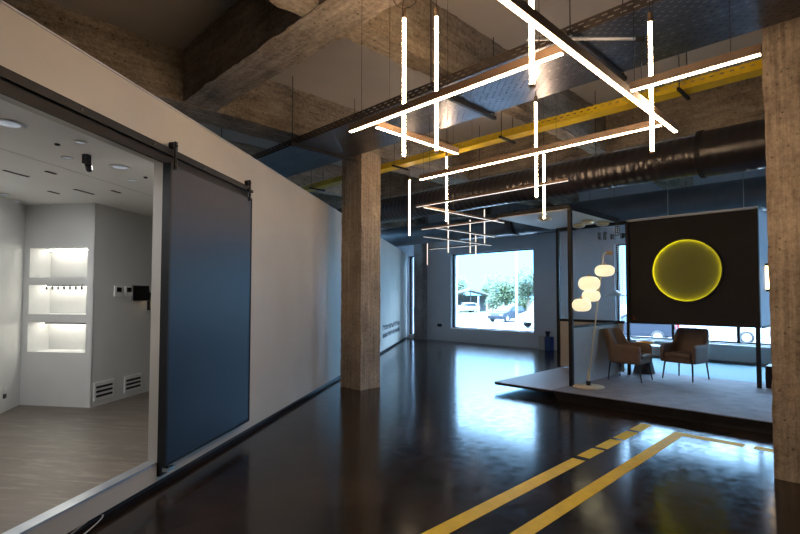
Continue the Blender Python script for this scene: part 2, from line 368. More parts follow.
# rough concrete beams
def rough_box(x0, x1, y0, y1, z0, z1, step=.12, amp=.012, lock_top=True):
    b = MB(); dims = [(x0, x1), (y0, y1), (z0, z1)]
    n = [max(1, round((d[1]-d[0])/step)) for d in dims]
    idx = {}; vs = []
    def V(i, j, k):
        if (i, j, k) not in idx:
            p = Vector((x0+(x1-x0)*i/n[0], y0+(y1-y0)*j/n[1], z0+(z1-z0)*k/n[2]))
            e = (i in (0, n[0]))+(j in (0, n[1]))+(k in (0, n[2]))
            a = amp*(2.0 if e >= 2 else 1)
            q = noise.noise_vector(p*2.1)*a*.7+noise.noise_vector(p*11)*a*(1.1 if e >= 2 else .35)
            if k in (0, n[2]) and e < 2: q.z *= .5
            idx[(i, j, k)] = len(vs); vs.append(p+q)
        return idx[(i, j, k)]
    fs = []
    for k in range(n[2]):
        for i in range(n[0]):
            fs += [(V(i, 0, k), V(i+1, 0, k), V(i+1, 0, k+1), V(i, 0, k+1)), (V(i, n[1], k), V(i, n[1], k+1), V(i+1, n[1], k+1), V(i+1, n[1], k))]
        for j in range(n[1]):
            fs += [(V(0, j, k), V(0, j, k+1), V(0, j+1, k+1), V(0, j+1, k)), (V(n[0], j, k), V(n[0], j+1, k), V(n[0], j+1, k+1), V(n[0], j, k+1))]
    for i in range(n[0]):
        for j in range(n[1]):
            fs += [(V(i, j, 0), V(i, j+1, 0), V(i+1, j+1, 0), V(i+1, j, 0)), (V(i, j, n[2]), V(i+1, j, n[2]), V(i+1, j+1, n[2]), V(i, j+1, n[2]))]
    b.add(vs, fs); return b
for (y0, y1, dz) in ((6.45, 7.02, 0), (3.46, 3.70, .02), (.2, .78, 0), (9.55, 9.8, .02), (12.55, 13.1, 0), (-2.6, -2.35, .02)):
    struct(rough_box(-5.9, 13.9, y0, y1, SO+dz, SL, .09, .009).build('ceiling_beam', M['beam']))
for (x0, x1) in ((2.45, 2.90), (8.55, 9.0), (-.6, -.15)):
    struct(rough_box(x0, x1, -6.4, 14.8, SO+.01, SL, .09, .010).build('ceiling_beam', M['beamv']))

def column(x0, x1, y0, y1, label, m='column'):
    o = rough_box(x0, x1, y0, y1, 0, SO+.05, .09, .005).build('concrete_column', M[m])
    return tag(o, label, 'column')
column(5.5, 5.95, 6.45, 7.0, 'rough brown concrete pillar standing in front of the long pale partition')
column(5.47, 6.0, .2, .78, 'rough tan concrete pillar beside the raised platform, nearest the viewer')
column(13.62, 13.89, 12.44, 12.88, 'grey concrete pillar at the far wall beside the narrow slit window', 'greycol')

# partition
SO0, SO1 = -18.7, -15.205
pw = MB(wf)
pw.box(SO1, -.02, -.085, 0, .06, 3.25).box(SO0, SO1, -.085, 0, 2.74, 3.25).box(-23, SO0, -.085, 0, .06, 3.25).box(SO0, SO1, -.085, 0, .06, .205)
struct(pw.build('wall_partition', M['wallL']))
struct(MB(wf).box(-23, -.02, -.085, -.05, 0, .06).build('baseboard_partition', M['black']))
struct(MB(wf).box(SO0, SO1, -.095, .004, .205, .222).build('trim_1', M['alu']))
struct(MB(wf).box(-23, -.02, -.095, .008, 3.25, 3.262).build('trim_2', M['trim']))

# side room
ZI = 2.78
struct(MB(wf).box(-20, -9.5, -6, -.085, .05, .21).build('floor_side_room', M['plank']))
struct(MB(wf).box(-20, -9.5, -6, -.085, ZI, ZI+.1).build('ceiling_side_room', noisy('side_room_ceiling_paint', (.80, .79, .76), (.84, .83, .80), 2, .7)))
struct(MB(wf).box(-20, -9.5, -1.125, -1.115, ZI-.001, ZI+.002).build('trim_3', M['plate']))
BF, BN = -13.47, -2.12
nic = [(1.84, 2.22), (1.37, 1.745), (.89, 1.265)]
b = MB(wf); zs = [.21, .89, 1.265, 1.37, 1.745, 1.84, 2.22, ZI]
na, nb = BN-.10, BN-.93
b.box(BF, BF+.02, BN-1.02, nb, .21, ZI).box(BF, BF+.02, na, BN, .21, ZI)
for i in (0, 2, 4, 6): b.box(BF, BF+.02, nb, na, zs[i], zs[i+1])
for z0, z1 in nic:
    b.box(BF+.32, BF+.34, nb-.02, na+.02, z0-.02, z1+.02)
    b.box(BF+.02, BF+.34, nb-.02, nb, z0-.02, z1+.02).box(BF+.02, BF+.34, na, na+.02, z0-.02, z1+.02)
    b.box(BF+.02, BF+.34, nb, na, z0-.02, z0).box(BF+.02, BF+.34, nb, na, z1, z1+.02)
struct(b.build('wall_niche', M['white_room']))
struct(MB(wf).box(BF, -9.5, BN-.02, BN, .21, ZI).build('wall_side_room', M['white_room']))
e0 = wf(BF, BN-1.02, 0); e1 = wf(-19.6, -1.0+.5-.4, 0)
dv = (Vector((.81, 7.49, 0))-Vector((1.05, 7.93, 0))).normalized(); e1 = e0+dv*5.4; nv = Vector((-dv.y, dv.x, 0))*-.1
lw = MB(); lw.add([e0, e1, e1+nv, e0+nv]+[p+Vector((0, 0, ZI-.21)) for p in (e0, e1, e1+nv, e0+nv)], [(0, 1, 2, 3), (4, 5, 6, 7), (0, 1, 5, 4), (1, 2, 6, 5), (2, 3, 7, 6), (3, 0, 4, 7)])
lw.v = [(p[0], p[1], p[2]+.21) for p in lw.v]
struct(lw.build('wall_side_room_left', M['white_room']))
struct(MB(wf).box(-9.5, -9.4, -6, -.085, .05, ZI).build('wall_side_room_far', M['white_room']))

# ------------------------------------------------------------------ outdoors
GZ = -.75
def ground_mat():
    return noisy('pale_asphalt', (.15, .155, .16), (.20, .20, .20), .6, .9, bump=.1, bscale=20)
struct(MB().add([(-20, 150, GZ), (-20, 15, GZ), (14.3, 15, GZ), (14.3, -6.8, GZ), (-20, -6.8, GZ), (-20, -60, GZ), (160, -60, GZ), (160, 150, GZ)], [(0, 1, 2, 7), (2, 3, 6, 7), (3, 4, 5, 6)]).build('ground', ground_mat()))
struct(MB().box(50, 160, -60, 150, GZ, GZ+.03).build('ground_verge', noisy('dry_grass', (.10, .12, .06), (.17, .18, .11), .5, .95)))
M['bark'] = noisy('bark', (.10, .075, .05), (.16, .12, .09), 5, .9, bump=.4)
def leafm(n, a, b): return noisy(n, a, b, 1.2, .7)
LEAF = [leafm('leaf_green', (.035, .065, .028), (.065, .10, .04)), leafm('leaf_pale', (.06, .095, .055), (.095, .13, .075)), leafm('leaf_dark', (.022, .045, .022), (.04, .07, .032))]
def tree(x, y, h, rad, lm, label, name='tree', cat='tree', squash=.85, n=1500, trunk=True, group=None):
    t = thing(name, label, cat, (x, y, GZ), group)
    c0 = Vector((x, y, GZ)); b = MB()
    blobs = []
    for k in range(9):
        a = random.random()*6.28; rr = rad*random.uniform(0, .6)
        blobs.append((c0+Vector((math.cos(a)*rr, math.sin(a)*rr, h-rad*squash+random.uniform(-.55, .5)*rad*squash)), rad*random.uniform(.38, .55)))
    for k in range(n):
        c, r = random.choice(blobs); d = Vector((random.gauss(0, 1), random.gauss(0, 1), random.gauss(0, 1))).normalized()
        p = c+d*r*random.uniform(.55, 1.05); u = Vector((random.gauss(0, 1), random.gauss(0, 1), random.gauss(0, 1))).normalized(); w = u.orthogonal().normalized()
        s = rad*random.uniform(.05, .10); b.add([p-u*s, p+w*s*.6, p+u*s, p-w*s*.6], [(0, 1, 2, 3)])
    b.build('foliage', lm, t)
    if trunk:
        tb = MB(); tb.tube([c0, c0+Vector((.1, .05, h*.35)), c0+Vector((0, .1, h*.7))], [rad*.09+.05, rad*.07+.03, .05], 8)
        for k in range(5):
            a = k*1.26; tb.tube([c0+Vector((0, .05, h*.4)), c0+Vector((math.cos(a)*rad*.5, math.sin(a)*rad*.5, h*.7))], [.09, .03], 6)
        tb.build('trunk', M['bark'], t)
    return t
tree(66.4, 52.0, 6.4, 2.6, LEAF[1], 'pale tree at the left side of the big window view, behind the carport')
tree(73.5, 51.0, 5.2, 2.1, LEAF[0], 'small round tree above the carport roof, second from left in the window view')
tree(51.7, 33.4, 6.0, 2.7, LEAF[0], 'tall leafy tree behind the grey car, seen through the big window')
tree(49.8, 29.2, 5.6, 2.2, LEAF[2], 'dark leafy tree behind the white van at the right of the window view')
tree(70, 59.5, 5.2, 2.4, LEAF[1], 'pale tree at the far left edge of the big window, half hidden by the frame')
tree(58.5, 39.5, 3.4, 2.0, LEAF[2], 'low dark bush between the carport and the grey car', 'bush', 'bush', .7, 1300, False)
tree(56.7, 34.0, 3.2, 2.2, LEAF[0], 'green bush right behind the roof of the grey car', 'bush', 'bush', .7, 1300, False)
tree(56.3, 31.0, 3.1, 1.5, LEAF[1], 'pale green bush between the light pole and the white van', 'bush', 'bush', .7, 1100, False)
tree(78, 20, 7, 3.4, LEAF[0], 'wide green tree across the road behind the parked white car', n=1000)
tree(66, 13, 5.5, 2.6, LEAF[2], 'dark green tree across the road behind the hanging black board', n=1000)
# carport
cp = thing('carport', 'dark open carport with a low pitched roof across the road', 'carport', (62, 46.8, GZ))
u = Vector((.71, -.71, 0)); v = Vector((.71, .71, 0)); o0 = Vector((62, 46.8, GZ))
def cf(a, b_, z): return o0+u*a+v*b_+Vector((0, 0, z))
MB(cf).prism([(-4.2, 2.5), (0, 3.6), (4.2, 2.5), (4.2, 2.3), (0, 3.35), (-4.2, 2.3)], -2, 5, 'Y').build('roof', noisy('dark_roof_sheet', (.10, .11, .12), (.14, .15, .16), 3, .7), cp)
MB(cf).box(-3.5, 3.5, 4.7, 4.9, 0, 2.6).build('rear_wall', noisy('dark_cladding', (.05, .06, .07), (.08, .09, .1), 3, .8), cp)
for a in (-3.4, 0, 3.4):
    MB(cf).box(a-.08, a+.08, -1.9, -1.74, 0, 2.6 if a else 3.4).build('post', M['leg'], cp)
# cars
M['tyre'] = noisy('tyre_rubber', (.015, .015, .015), (.03, .03, .03), 6, .8); M['carglass'] = mat('car_glass', (.02, .03, .04), .08)
M['lamp_red'] = mat('tail_lamp', (.5, .02, .02), .3)
def car(label, paint, loc, ang, kind='hatch', name='car', cat='car'):
    t = thing(name, label, cat)
    Lh, Wd = 2.1, .86
    if kind == 'van': top = [(-2.3, .45), (-2.32, 1.0), (-2.2, 2.05), (-1.9, 2.18), (1.0, 2.18), (1.55, 1.25), (2.25, 1.0), (2.35, .45)]; gl = [(.2, 1.3), (.2, 1.95), (1.0, 1.95), (1.4, 1.3)]; wh = (-1.45, 1.5)
    else: top = [(-2.05, .35), (-2.1, .8), (-1.95, 1.0), (-1.55, 1.42), (-1.0, 1.5), (.2, 1.48), (1.0, 1.02), (1.85, .88), (2.08, .6), (2.05, .3)]; gl = [(-1.6, 1.02), (-1.3, 1.4), (.12, 1.4), (.72, 1.02)]; wh = (-1.3, 1.35)
    bm_ = MB(); n = len(top)
    rows = [(-Wd, 1), (-Wd*.98, 1), (Wd*.98, 1), (Wd, 1)]
    def inset(p, k): 
        tt = max(0, p[1]-.95)*.22
        return tt*(1 if k else 1)
    vs = [(x, -(Wd-inset((x, z), 0)), z) for x, z in top]+[(x, (Wd-inset((x, z), 0)), z) for x, z in top]
    bm_.add(vs, [tuple(range(n))[::-1], tuple(range(n, 2*n))]+[(i, (i+1) % n, n+(i+1) % n, n+i) for i in range(n)])
    bm_.build('body', paint, t, bevel=.06)
    g = MB()
    for sgn in (-1, 1):
        def yy(z): return sgn*(Wd-max(0, z-.95)*.22+.008)
        q = [(x, yy(z), z) for x, z in gl]+[(x, yy(z)-sgn*.02, z) for x, z in gl]
        m_ = len(gl); g.add(q, [tuple(range(m_)), tuple(range(m_, 2*m_))[::-1]]+[(i, (i+1) % m_, m_+(i+1) % m_, m_+i) for i in range(m_)])
    xw = (1.02, 1.03, 1.46, 1.30) if kind == 'van' else None
    if kind == 'van': g.add([(1.09, -.62, 2.05), (1.09, .62, 2.05), (1.56, .72, 1.30), (1.56, -.72, 1.30)], [(0, 1, 2, 3)])
    else: g.add([(.28, -.62, 1.45), (.28, .62, 1.45), (.98, .7, 1.06), (.98, -.7, 1.06)], [(0, 1, 2, 3)]); g.add([(-1.62, -.62, 1.38), (-1.62, .62, 1.38), (-2.0, .68, 1.02), (-2.0, -.68, 1.02)], [(0, 1, 2, 3)])
    g.build('windows', M['carglass'], t)
    for x in wh:
        for sgn in (-1, 1):
            w = MB().lathe([(.12, sgn*(Wd-.2)), (.32, sgn*(Wd-.18)), (.335, sgn*(Wd-.1)), (.32, sgn*(Wd+.01)), (.2, sgn*(Wd+.015))], (x, 0, .335), 20, 'Y').build('wheel', M['tyre'], t, True)
            r = MB()
            for k in range(5):
                a = k*1.2566; r.box(0, .01, 0, .01, 0, .01) if 0 else r.cyl((x, sgn*(Wd+.012), .335), (x+.19*math.cos(a), sgn*(Wd+.012), .335+.19*math.sin(a)), .03, 6)
            r.lathe([(.2, sgn*(Wd+.0)), (.21, sgn*(Wd+.02)), (.19, sgn*(Wd+.02))], (x, 0, .335), 16, 'Y').build('rim', M['alu'], w)
    for y in (-.78, .52): MB().box(-2.12, -2.05, y, y+.26, .75, .95).build('tail_light', M['lamp_red'], t)
    for y in (-.78, .48): MB().box(1.95, 2.06, y, y+.30, .62, .76).build('headlight', M['chrome'], t)
    t.location = loc; t.rotation_euler = (0, 0, ang)
    return t
cg = mat('grey_blue_car_paint', (.018, .024, .034), .6, 0, spec=.2); cw = mat('white_car_paint', (.30, .31, .32), .5, spec=.2); cb = mat('blue_car_paint', (.010, .014, .024), .5, 0, spec=.3)
car('grey blue hatchback parked beyond the big window, left of the white van', cg, (40.5, 26.0, GZ), R(180))
car('small white car parked by the carport, far across the road', cw, (58.6, 45.0, GZ), R(150))
car('white van cut off by the right edge of the big window', cw, (34.9, 18.6, GZ), R(150), 'van', 'van', 'van')
car('dark blue car seen under the left part of the hanging black board', cb, (27.6, 9.9, GZ), R(100))
car('white car seen under the right part of the hanging black board', cw, (30.3, 6.7, GZ), R(-78))
t = thing('light_pole', 'tall pale street light pole in front of the grey car', 'light pole', (35.0, 21.6, GZ))
MB().cyl((35, 21.6, GZ), (35, 21.6, 7.5), .10, 12, .07).build('pole', M['trim'], t)
MB().tube([(35, 21.6, 7.4), (35, 21.3, 7.8), (35, 20.2, 8)], .05).box(34.85, 35.15, 19.6, 20.3, 7.95, 8.08).build('lamp_head', M['trim'], t)
MB().box(34.8, 35.2, 21.4, 21.8, GZ, GZ+.12).build('base', M['trim'], t)
t = thing('bollard_post', 'short pale post on the pavement, left of the grey car', 'post', (29.5, 21.4, GZ))
MB().cyl((29.5, 21.4, GZ), (29.5, 21.4, 1.65), .045, 10).build('post', M['trim'], t)
MB().box(28.9, 30.1, 21.2, 21.6, GZ, GZ+.08).build('base', M['trim'], t)

# ------------------------------------------------------------------ floor stripes
def stripe(x0, x1, y0, y1, label, group=None):
    return tag(MB().box(x0, x1, y0, y1, 0, .002).build('floor_stripe', M['yellow']), label, 'floor marking', group)
stripe(.5, 4.72, 2.16, 2.29, 'left long painted yellow stripe on the dark floor, ending at short dashes')
stripe(1.0, 6.5, 1.75, 1.87, 'right long painted yellow stripe running up to the raised platform')
names = ['nearest', 'second', 'third', 'farthest']
for k, (a, b_) in enumerate(((4.82, 5.17), (5.25, 5.65), (5.73, 6.13), (6.22, 6.62))):
    stripe(a, b_, 2.16, 2.29, 'short yellow floor dash, %s of the four past the left stripe' % names[k])
stripe(6.36, 6.5, 1.17, 1.75, 'thin yellow stripe along the foot of the platform, joined to the long stripe')
stripe(6.36, 6.5, -1.5, 1.08, 'thin yellow stripe continuing behind the near tan pillar')
t = tag(MB().tube([wf(-16.03+.17*math.cos(a)*(1+.1*math.sin(a*2)), .035+.045*math.sin(a), .012+.03*(1+math.cos(a))) for a in [k*.35 for k in range(16)]], .004).build('loose_cable', M['plate']), 'thin pale cable loop on the floor under the side room sill', 'cable')

# ------------------------------------------------------------------ sliding door
dr = thing('sliding_door', 'large dark blue sliding barn door hung on the pale partition', 'door', wf(-14.4, .06, .16))
MB(wf).box(-15.19, -13.69, .035, .075, .205, 2.72).build('panel', M['door'], dr)
MB(wf).box(-15.215, -15.19, .03, .08, .185, 2.735).box(-13.69, -13.672, .03, .08, .185, 2.735).box(-15.19, -13.69, .03, .08, .185, .205).box(-15.19, -13.69, .03, .08, 2.72, 2.735).build('edge_frame', M['black'], dr)
for s in (-15.155, -13.752):
    h = MB(wf).box(s-.016, s+.016, .08, .092, 2.69, 2.93).build('hanger', M['black'], dr)
    MB().cyl(wf(s-.01, .04, 2.895), wf(s-.01, .085, 2.895), .032, 20).build('wheel', M['black'], h)
    for z in (2.715, 2.76, 2.895): MB().cyl(wf(s, .09, z), wf(s, .102, z), .009, 8).build('bolt', M['leg'], h)
MB(wf).box(-13.76, -13.66, .055, .085, 2.80, 2.83).build('end_stop', M['black'], dr)
tr = thing('door_track', 'dark brown metal door track and header across the side room opening', 'door track', wf(-15, 0, 2.76))
MB(wf).box(-19.5, -13.66, .0, .022, 2.735, 2.885).build('header', M['rail'], tr)
MB(wf).box(-19.5, -13.66, .045, .055, 2.81, 2.862).build('rail', M['black'], tr)
for s in [-13.9-.75*k for k in range(8)]:
    MB(wf).box(s-.012, s+.012, .022, .06, 2.825, 2.845).build('bracket', M['leg'], tr)
MB(wf).box(-15.205, -15.10, 0, .028, .10, 2.735).build('jamb', M['black'], tr)
tag(MB(wf).box(-15.19, -15.10, .028, .09, .135, .165).build('floor_guide', M['chrome']), 'small steel floor guide under the near bottom corner of the blue door', 'door guide')

# wall markings
lt = thing('wall_lettering', 'two lines of small dark lettering low on the far end of the partition', 'lettering', wf(-3.3, 0, .6))
for row in (0, 1):
    b = MB(wf); s = -5.1
    while s < -1.9-row*.0:
        w = random.uniform(.10, .18)
        h = random.uniform(.12, .15)
        z = .63-row*.22
        k = random.random()
        if k < .35: b.box(s, s+.05, 0, .004, z, z+h).box(s, s+w, 0, .004, z+h-.05, z+h)
        elif k < .7: b.box(s, s+.05, 0, .004, z, z+h).box(s, s+w, 0, .004, z, z+.05).box(s+w-.05, s+w, 0, .004, z, z+h*.8)
        else: b.box(s, s+w, 0, .004, z+h*.4, z+h*.4+.05).box(s+w*.4, s+w*.4+.05, 0, .004, z, z+h)
        s += w+.045
    b.build('line_of_text', M['mark'], lt)
tag(MB(wf).prism([(-2.4, .42), (-2.05, .42), (-2.25, .62)], 0, .005, 'Y').build('wall_emblem', M['mark']), 'small dark triangular emblem on the partition right of the lettering', 'emblem')
tag(MB().box(13.885, 13.9, 11.73, 11.93, .50, .61).build('wall_socket', M['black']), 'black double socket on the grey wall left of the big window', 'socket')

# ------------------------------------------------------------------ side room fittings
for h_, nm, m_ in ((.50, 'white light switch low on the left wall of the side room', 'white'), (.40, 'small dark socket low on the left wall of the side room', 'mark')):
    p = e0+dv*.41; qv = nv*-.12; b = MB()
    b.add([p+dv*a+qv*c+Vector((0, 0, h-.0)) for h in (h_-.025, h_+.025) for a, c in ((-.03, 0), (.03, 0), (.03, 1), (-.03, 1))], [(0, 1, 2, 3), (4, 5, 6, 7), (0, 1, 5, 4), (1, 2, 6, 5), (2, 3, 7, 6), (3, 0, 4, 7)])
    tag(b.build('wall_switch' if m_ == 'white' else 'wall_socket', M[m_]), nm, 'switch' if m_ == 'white' else 'socket')
hk = thing('hook_rail', 'row of small dark hooks under the top of the middle niche', 'hook rail', wf(BF+.1, -2.6, 1.7))
MB(wf).box(BF+.05, BF+.07, nb+.2, na, 1.725, 1.745).build('rail', M['white'], hk)
for k in range(8):
    n_ = na-.03-k*.085
    MB(wf).box(BF+.045, BF+.06, n_-.008, n_+.008, 1.685, 1.725).build('hook', M['leg'], hk)
for (z0, z1), nm in zip(nic, ('top', 'middle', 'bottom')):
    tag(MB(wf).box(BF+.2, BF+.23, nb+.04, na-.04, z1-.018, z1-.004).build('niche_light', M['niche_led']), 'white light strip at the top of the %s wall niche' % nm, 'light strip')
tag(MB(wf).box(BF+.04, BF+.06, nb+.2, na, 1.247, 1.263).build('dark_strip', M['leg']), 'thin dark strip under the top of the bottom wall niche', 'rail')  # plain dark strip along the niche top
def onside(s0, s1, z0, z1, d=.02): return MB(wf).box(BF+s0, BF+s1, BN, BN+d, z0, z1)
for s0, lab in ((.35, 'small white thermostat on the side room wall, the left one'), (.545, 'small white thermostat next to the black wall screen')):
    t = thing('thermostat', lab, 'thermostat', wf(BF+s0, BN, 1.6))
    onside(s0, s0+.14, 1.60, 1.74).build('case', M['white'], t); onside(s0+.03, s0+.12, 1.66, 1.72, .023).build('display', M['screen'], t)
t = thing('wall_screen', 'black wall screen beside the two thermostats', 'screen', wf(BF+.8, BN, 1.6))
onside(.695, 1.02, 1.54, 1.75, .03).build('display', M['screen'], t); onside(.685, 1.03, 1.53, 1.76, .02).build('frame', M['plate'], t)
for s0, s1, z0, z1, lab in ((.04, .38, .28, .51, 'white floor level wall vent with dark slots, the nearer to the niches'), (.58, .93, .28, .50, 'white wall vent with dark slots, the one by the doorway edge')):
    t = thing('wall_vent', lab, 'vent', wf(BF+s0, BN, z0))
    onside(s0, s1, z0, z1, .012).build('frame', M['white'], t)
    sl = MB(wf)
    for k in range(3): zz = z0+.04+k*(z1-z0-.06)/3; sl.box(BF+s0+.03, BF+s1-.03, BN, BN+.016, zz, zz+.028)
    sl.build('slots', M['black'], t)
sc_ = thing('wall_sconce', 'small glowing wall lamp next to the black screen in the side room', 'wall lamp', wf(BF+1.05, BN, 1.5))
onside(1.03, 1.10, 1.40, 1.66, .05).build('back', M['black'], sc_); onside(1.045, 1.085, 1.43, 1.54, .075).build('glow', M['sconce'], sc_)
cl = [(-16.13, -.52, .10, 'large round ceiling light at the left edge of the side room ceiling'), (-15.7, -.35, .045, 'small round ceiling light nearest the door header'),
      (-15.35, -.79, .045, 'small round ceiling light left of the black spotlight'), (-15.0, -.57, .085, 'large round ceiling light right of the black spotlight'),
      (-14.78, -.30, .05, 'small round ceiling light nearest the white door reveal'), (-14.52, -.81, .05, 'small round ceiling light behind the black spotlight'),
      (-14.12, -2.75, .06, 'small round ceiling light left of the niche wall top'), (-13.75, -3.05, .11, 'large round ceiling light in the far left corner of the side room')]
for s, n_, r, lab in cl:
    c = wf(s, n_, ZI); t = thing('ceiling_light', lab, 'ceiling light', c, 'round lights in the side room ceiling')
    MB().lathe([(r*.7, -.004), (r, -.012), (r, 0)], c, 28).build('ring', M['white'], t, True); MB().lathe([(0, -.003), (r*.68, -.006)], c, 28).build('lens', M['downlight'], t, True)
for s0, s1, n_, lab in ((-15.06, -14.80, -1.73, 'dark ceiling slot, the long one at the left of the side room'), (-14.97, -14.86, -1.37, 'dark ceiling slot, short one near the seam, left side'),
                       (-14.24, -13.96, -1.73, 'dark ceiling slot, the long one near the niche wall'), (-14.19, -14.05, -2.1, 'dark ceiling slot, the short one farthest back'), (-14.12, -13.98, -1.37, 'dark ceiling slot, short one near the seam, right side')):
    tag(MB(wf).box(s0, s1, n_-.014, n_+.014, ZI-.006, ZI).build('ceiling_slot', M['black']), lab, 'ceiling slot', 'dark slots in the side room ceiling')
for s, n_, lab in ((-15.68, -.57, 'tiny black ceiling sensor near the door header'), (-14.62, -.59, 'tiny black ceiling sensor near the white door reveal')):
    tag(MB().cyl(wf(s, n_, ZI), wf(s, n_, ZI-.012), .018, 12).build('ceiling_sensor', M['black']), lab, 'sensor')
sp = thing('ceiling_spotlight', 'black adjustable spotlight under the side room ceiling', 'spotlight', wf(-15.38, -.57, ZI))
MB(wf).box(-15.41, -15.36, -.595, -.55, ZI-.075, ZI).build('mount', M['black'], sp)
MB().cyl(wf(-15.36, -.58, ZI-.075), wf(-15.30, -.62, ZI-.10), .026, 16).build('head', M['black'], sp)
def area(name, loc, size, e, col, rot=(0, 0, 0), spread=180):
    d = bpy.data.lights.new(name, 'AREA'); d.shape = 'DISK'; d.size = size; d.energy = e; d.color = col; d.spread = R(spread)
    o = bpy.data.objects.new(name, d); COL.objects.link(o); o.location = loc; o.rotation_euler = rot; return o
for s, n_ in ((-16.13, -.62), (-15.0, -.7), (-14.7, -1.95), (-17.2, -1.3)):
    area('side_room_lamp', wf(s, n_, ZI-.03), .2, 11, (.96, .98, 1))

# ------------------------------------------------------------------ pendant light tubes and bars
def vtube(x, y, label, z0=2.70, z1=3.75, loop=False, m='tube'):
    ZT = 3.82 if 3.95 < x < 4.95 else SL
    t = thing('pendant_tube', label, 'pendant light', (x, y, z0), 'vertical light tubes')
    MB().cyl((x, y, z0+.015), (x, y, z1-.02), .0128, 14).build('glass_tube', M[m], t, True)
    MB().cyl((x, y, z1-.02), (x, y, z1+.05), .017, 12).build('top_cap', M['housing'], t); MB().cyl((x, y, z0), (x, y, z0+.015), .017, 12).build('bottom_cap', M['housing'], t)
    pts = [(x, y, z1+.05), (x, y, ZT)]
    if loop: pts = [(x, y, z1+.05)]+[(x+.07*math.sin(a)+.02*a/6, y-.07*math.sin(a), z1+.16-.1*math.cos(a)) for a in [k*.5 for k in range(13)]]+[(x+.02, y, z1+.3), (x, y, SL)]
    MB().tube(pts, .003, 5).build('cable', M['cable'], t)
    return t
vt = [(2.675, 3.81, 2.70, 2.66, 'glowing vertical light tube with a looped cable, leftmost of the near pair', True), (2.72, 3.82, 2.88, 2.48, 'glowing vertical light tube crossing the near bar, right one of the near pair', False),
      (2.7, 3.75, 2.29, 1.31, 'glowing vertical light tube at the top edge crossing the long near bar', False), (2.65, 3.71, 4.72, 2.66, 'glowing vertical light tube crossing the middle bar left of a second tube', False),
      (2.68, 3.62, 6.26, 3.41, 'glowing vertical light tube ending in front of the white pavilion ceiling', False), (2.66, 3.67, 3.857, 1.225, 'glowing vertical light tube near the end of the longest bar, rightmost of all tubes', False),
      (2.7, 3.75, 6.43, 6.19, 'glowing vertical light tube just right of the brown concrete pillar', False), (2.77, 3.82, 5.93, 4.90, 'glowing vertical light tube at the left end of the middle bar', False),
      (2.7, 3.75, 9.62, 7.90, 'small distant vertical tube in line with the left end of the middle bar', False), (2.82, 3.8, 11.2, 8.4, 'distant vertical tube, the left of the pair over the window top', False),
      (3.0, 4.0, 11.06, 7.81, 'distant vertical tube ending above the middle of the big window', False), (2.78, 3.4, 11.6, 8.5, 'short distant vertical tube tucked right behind its neighbour', False),
      (2.74, 3.75, 13.3, 11.9, 'farthest vertical tube, near the grey wall pillar', False)]
for z0, z1, x, y, lab, lp in vt: vtube(x, y, lab, z0, z1, loop=lp, m='tube' if x < 6.3 else 'tube_far' if x > 9 else 'tube_mid')
ZB = 3.0
def bar(p0, p1, label, m, w=.040, h=.066, cables=((.15, SL), (-.15, SL)), z=ZB):
    if m is M['tube_dim']: w, h = .034, .045
    p0 = Vector((*p0, z)); p1 = Vector((*p1, z)); d = (p1-p0).normalized(); n_ = Vector((-d.y, d.x, 0)); L_ = (p1-p0).length
    t = thing('pendant_light_bar', label, 'pendant light', p0, 'horizontal light bars')
    def bf(a, b_, c): return p0+d*a+n_*b_+Vector((0, 0, c))
    MB(bf).box(0, L_, -w/2, w/2, .012, h).build('housing', M['housing'], t)
    MB(bf).box(.006, L_-.006, -w/2+.006, w/2-.006, (-.006 if w > .04 else .006), .012).build('diffuser', m, t)
    if cables:
        for a, zt in cables:
            a = a if a > 0 else L_+a
            MB().cyl(bf(a, 0, h), bf(a, 0, zt-z), .0022, 5).build('cable', M['cable'], t)
    return t
bar((2.64, 3.25), (2.64, 1.31), 'bright light bar crossing the two near tubes, left end nearest the brown pillar', M['tube_bar'])
bar((1.35, 1.27), (4.60, 1.27), 'longest bright light bar running from the top edge of the picture', M['tube_bar'], cables=((.15, SL), (-.95, SL)))
bar((3.46, 1.23), (3.46, .5), 'bright light bar ending at the near tan pillar', M['tube_bar'])
bar((2.72, 3.0), (3.80, 3.0), 'short bright light bar branching below the near pair of tubes', M['tube_bar'])
bar((4.33, 3.99), (4.33, 1.3), 'bright middle light bar running below the yellow tray', M['tube_bar'], cables=((.15, 3.79), (-.15, 3.79)))
bar((5.62, 5.26), (5.62, 2.74), 'dim light bar below the black duct, first behind the middle bar', M['tube_dim'])
bar((5.72, 5.2), (8.0, 5.2), 'dim light bar slanting right above the big window, the nearest of its kind', M['tube_dim'], cables=((.75, SL), (-1.0, SL)))
bar((7.6, 6.96), (7.6, 5.07), 'dim light bar in the middle of the distant grid, level direction', M['tube_dim'], cables=((.15, 3.262), (-.15, 3.262)))
bar((7.64, 6.60), (9.76, 6.60), 'dim light bar in the distant grid, upper one of the two slanting bars', M['tube_dim'], cables=((.5, SL), (-.15, SL)))
bar((8.52, 7.75), (11.29, 7.75), 'dim light bar in the distant grid, lower one of the two slanting bars', M['tube_dim'])
bar((10.95, 9.72), (10.95, 7.87), 'dim light bar farthest back, just above the window top', M['tube_dim'])

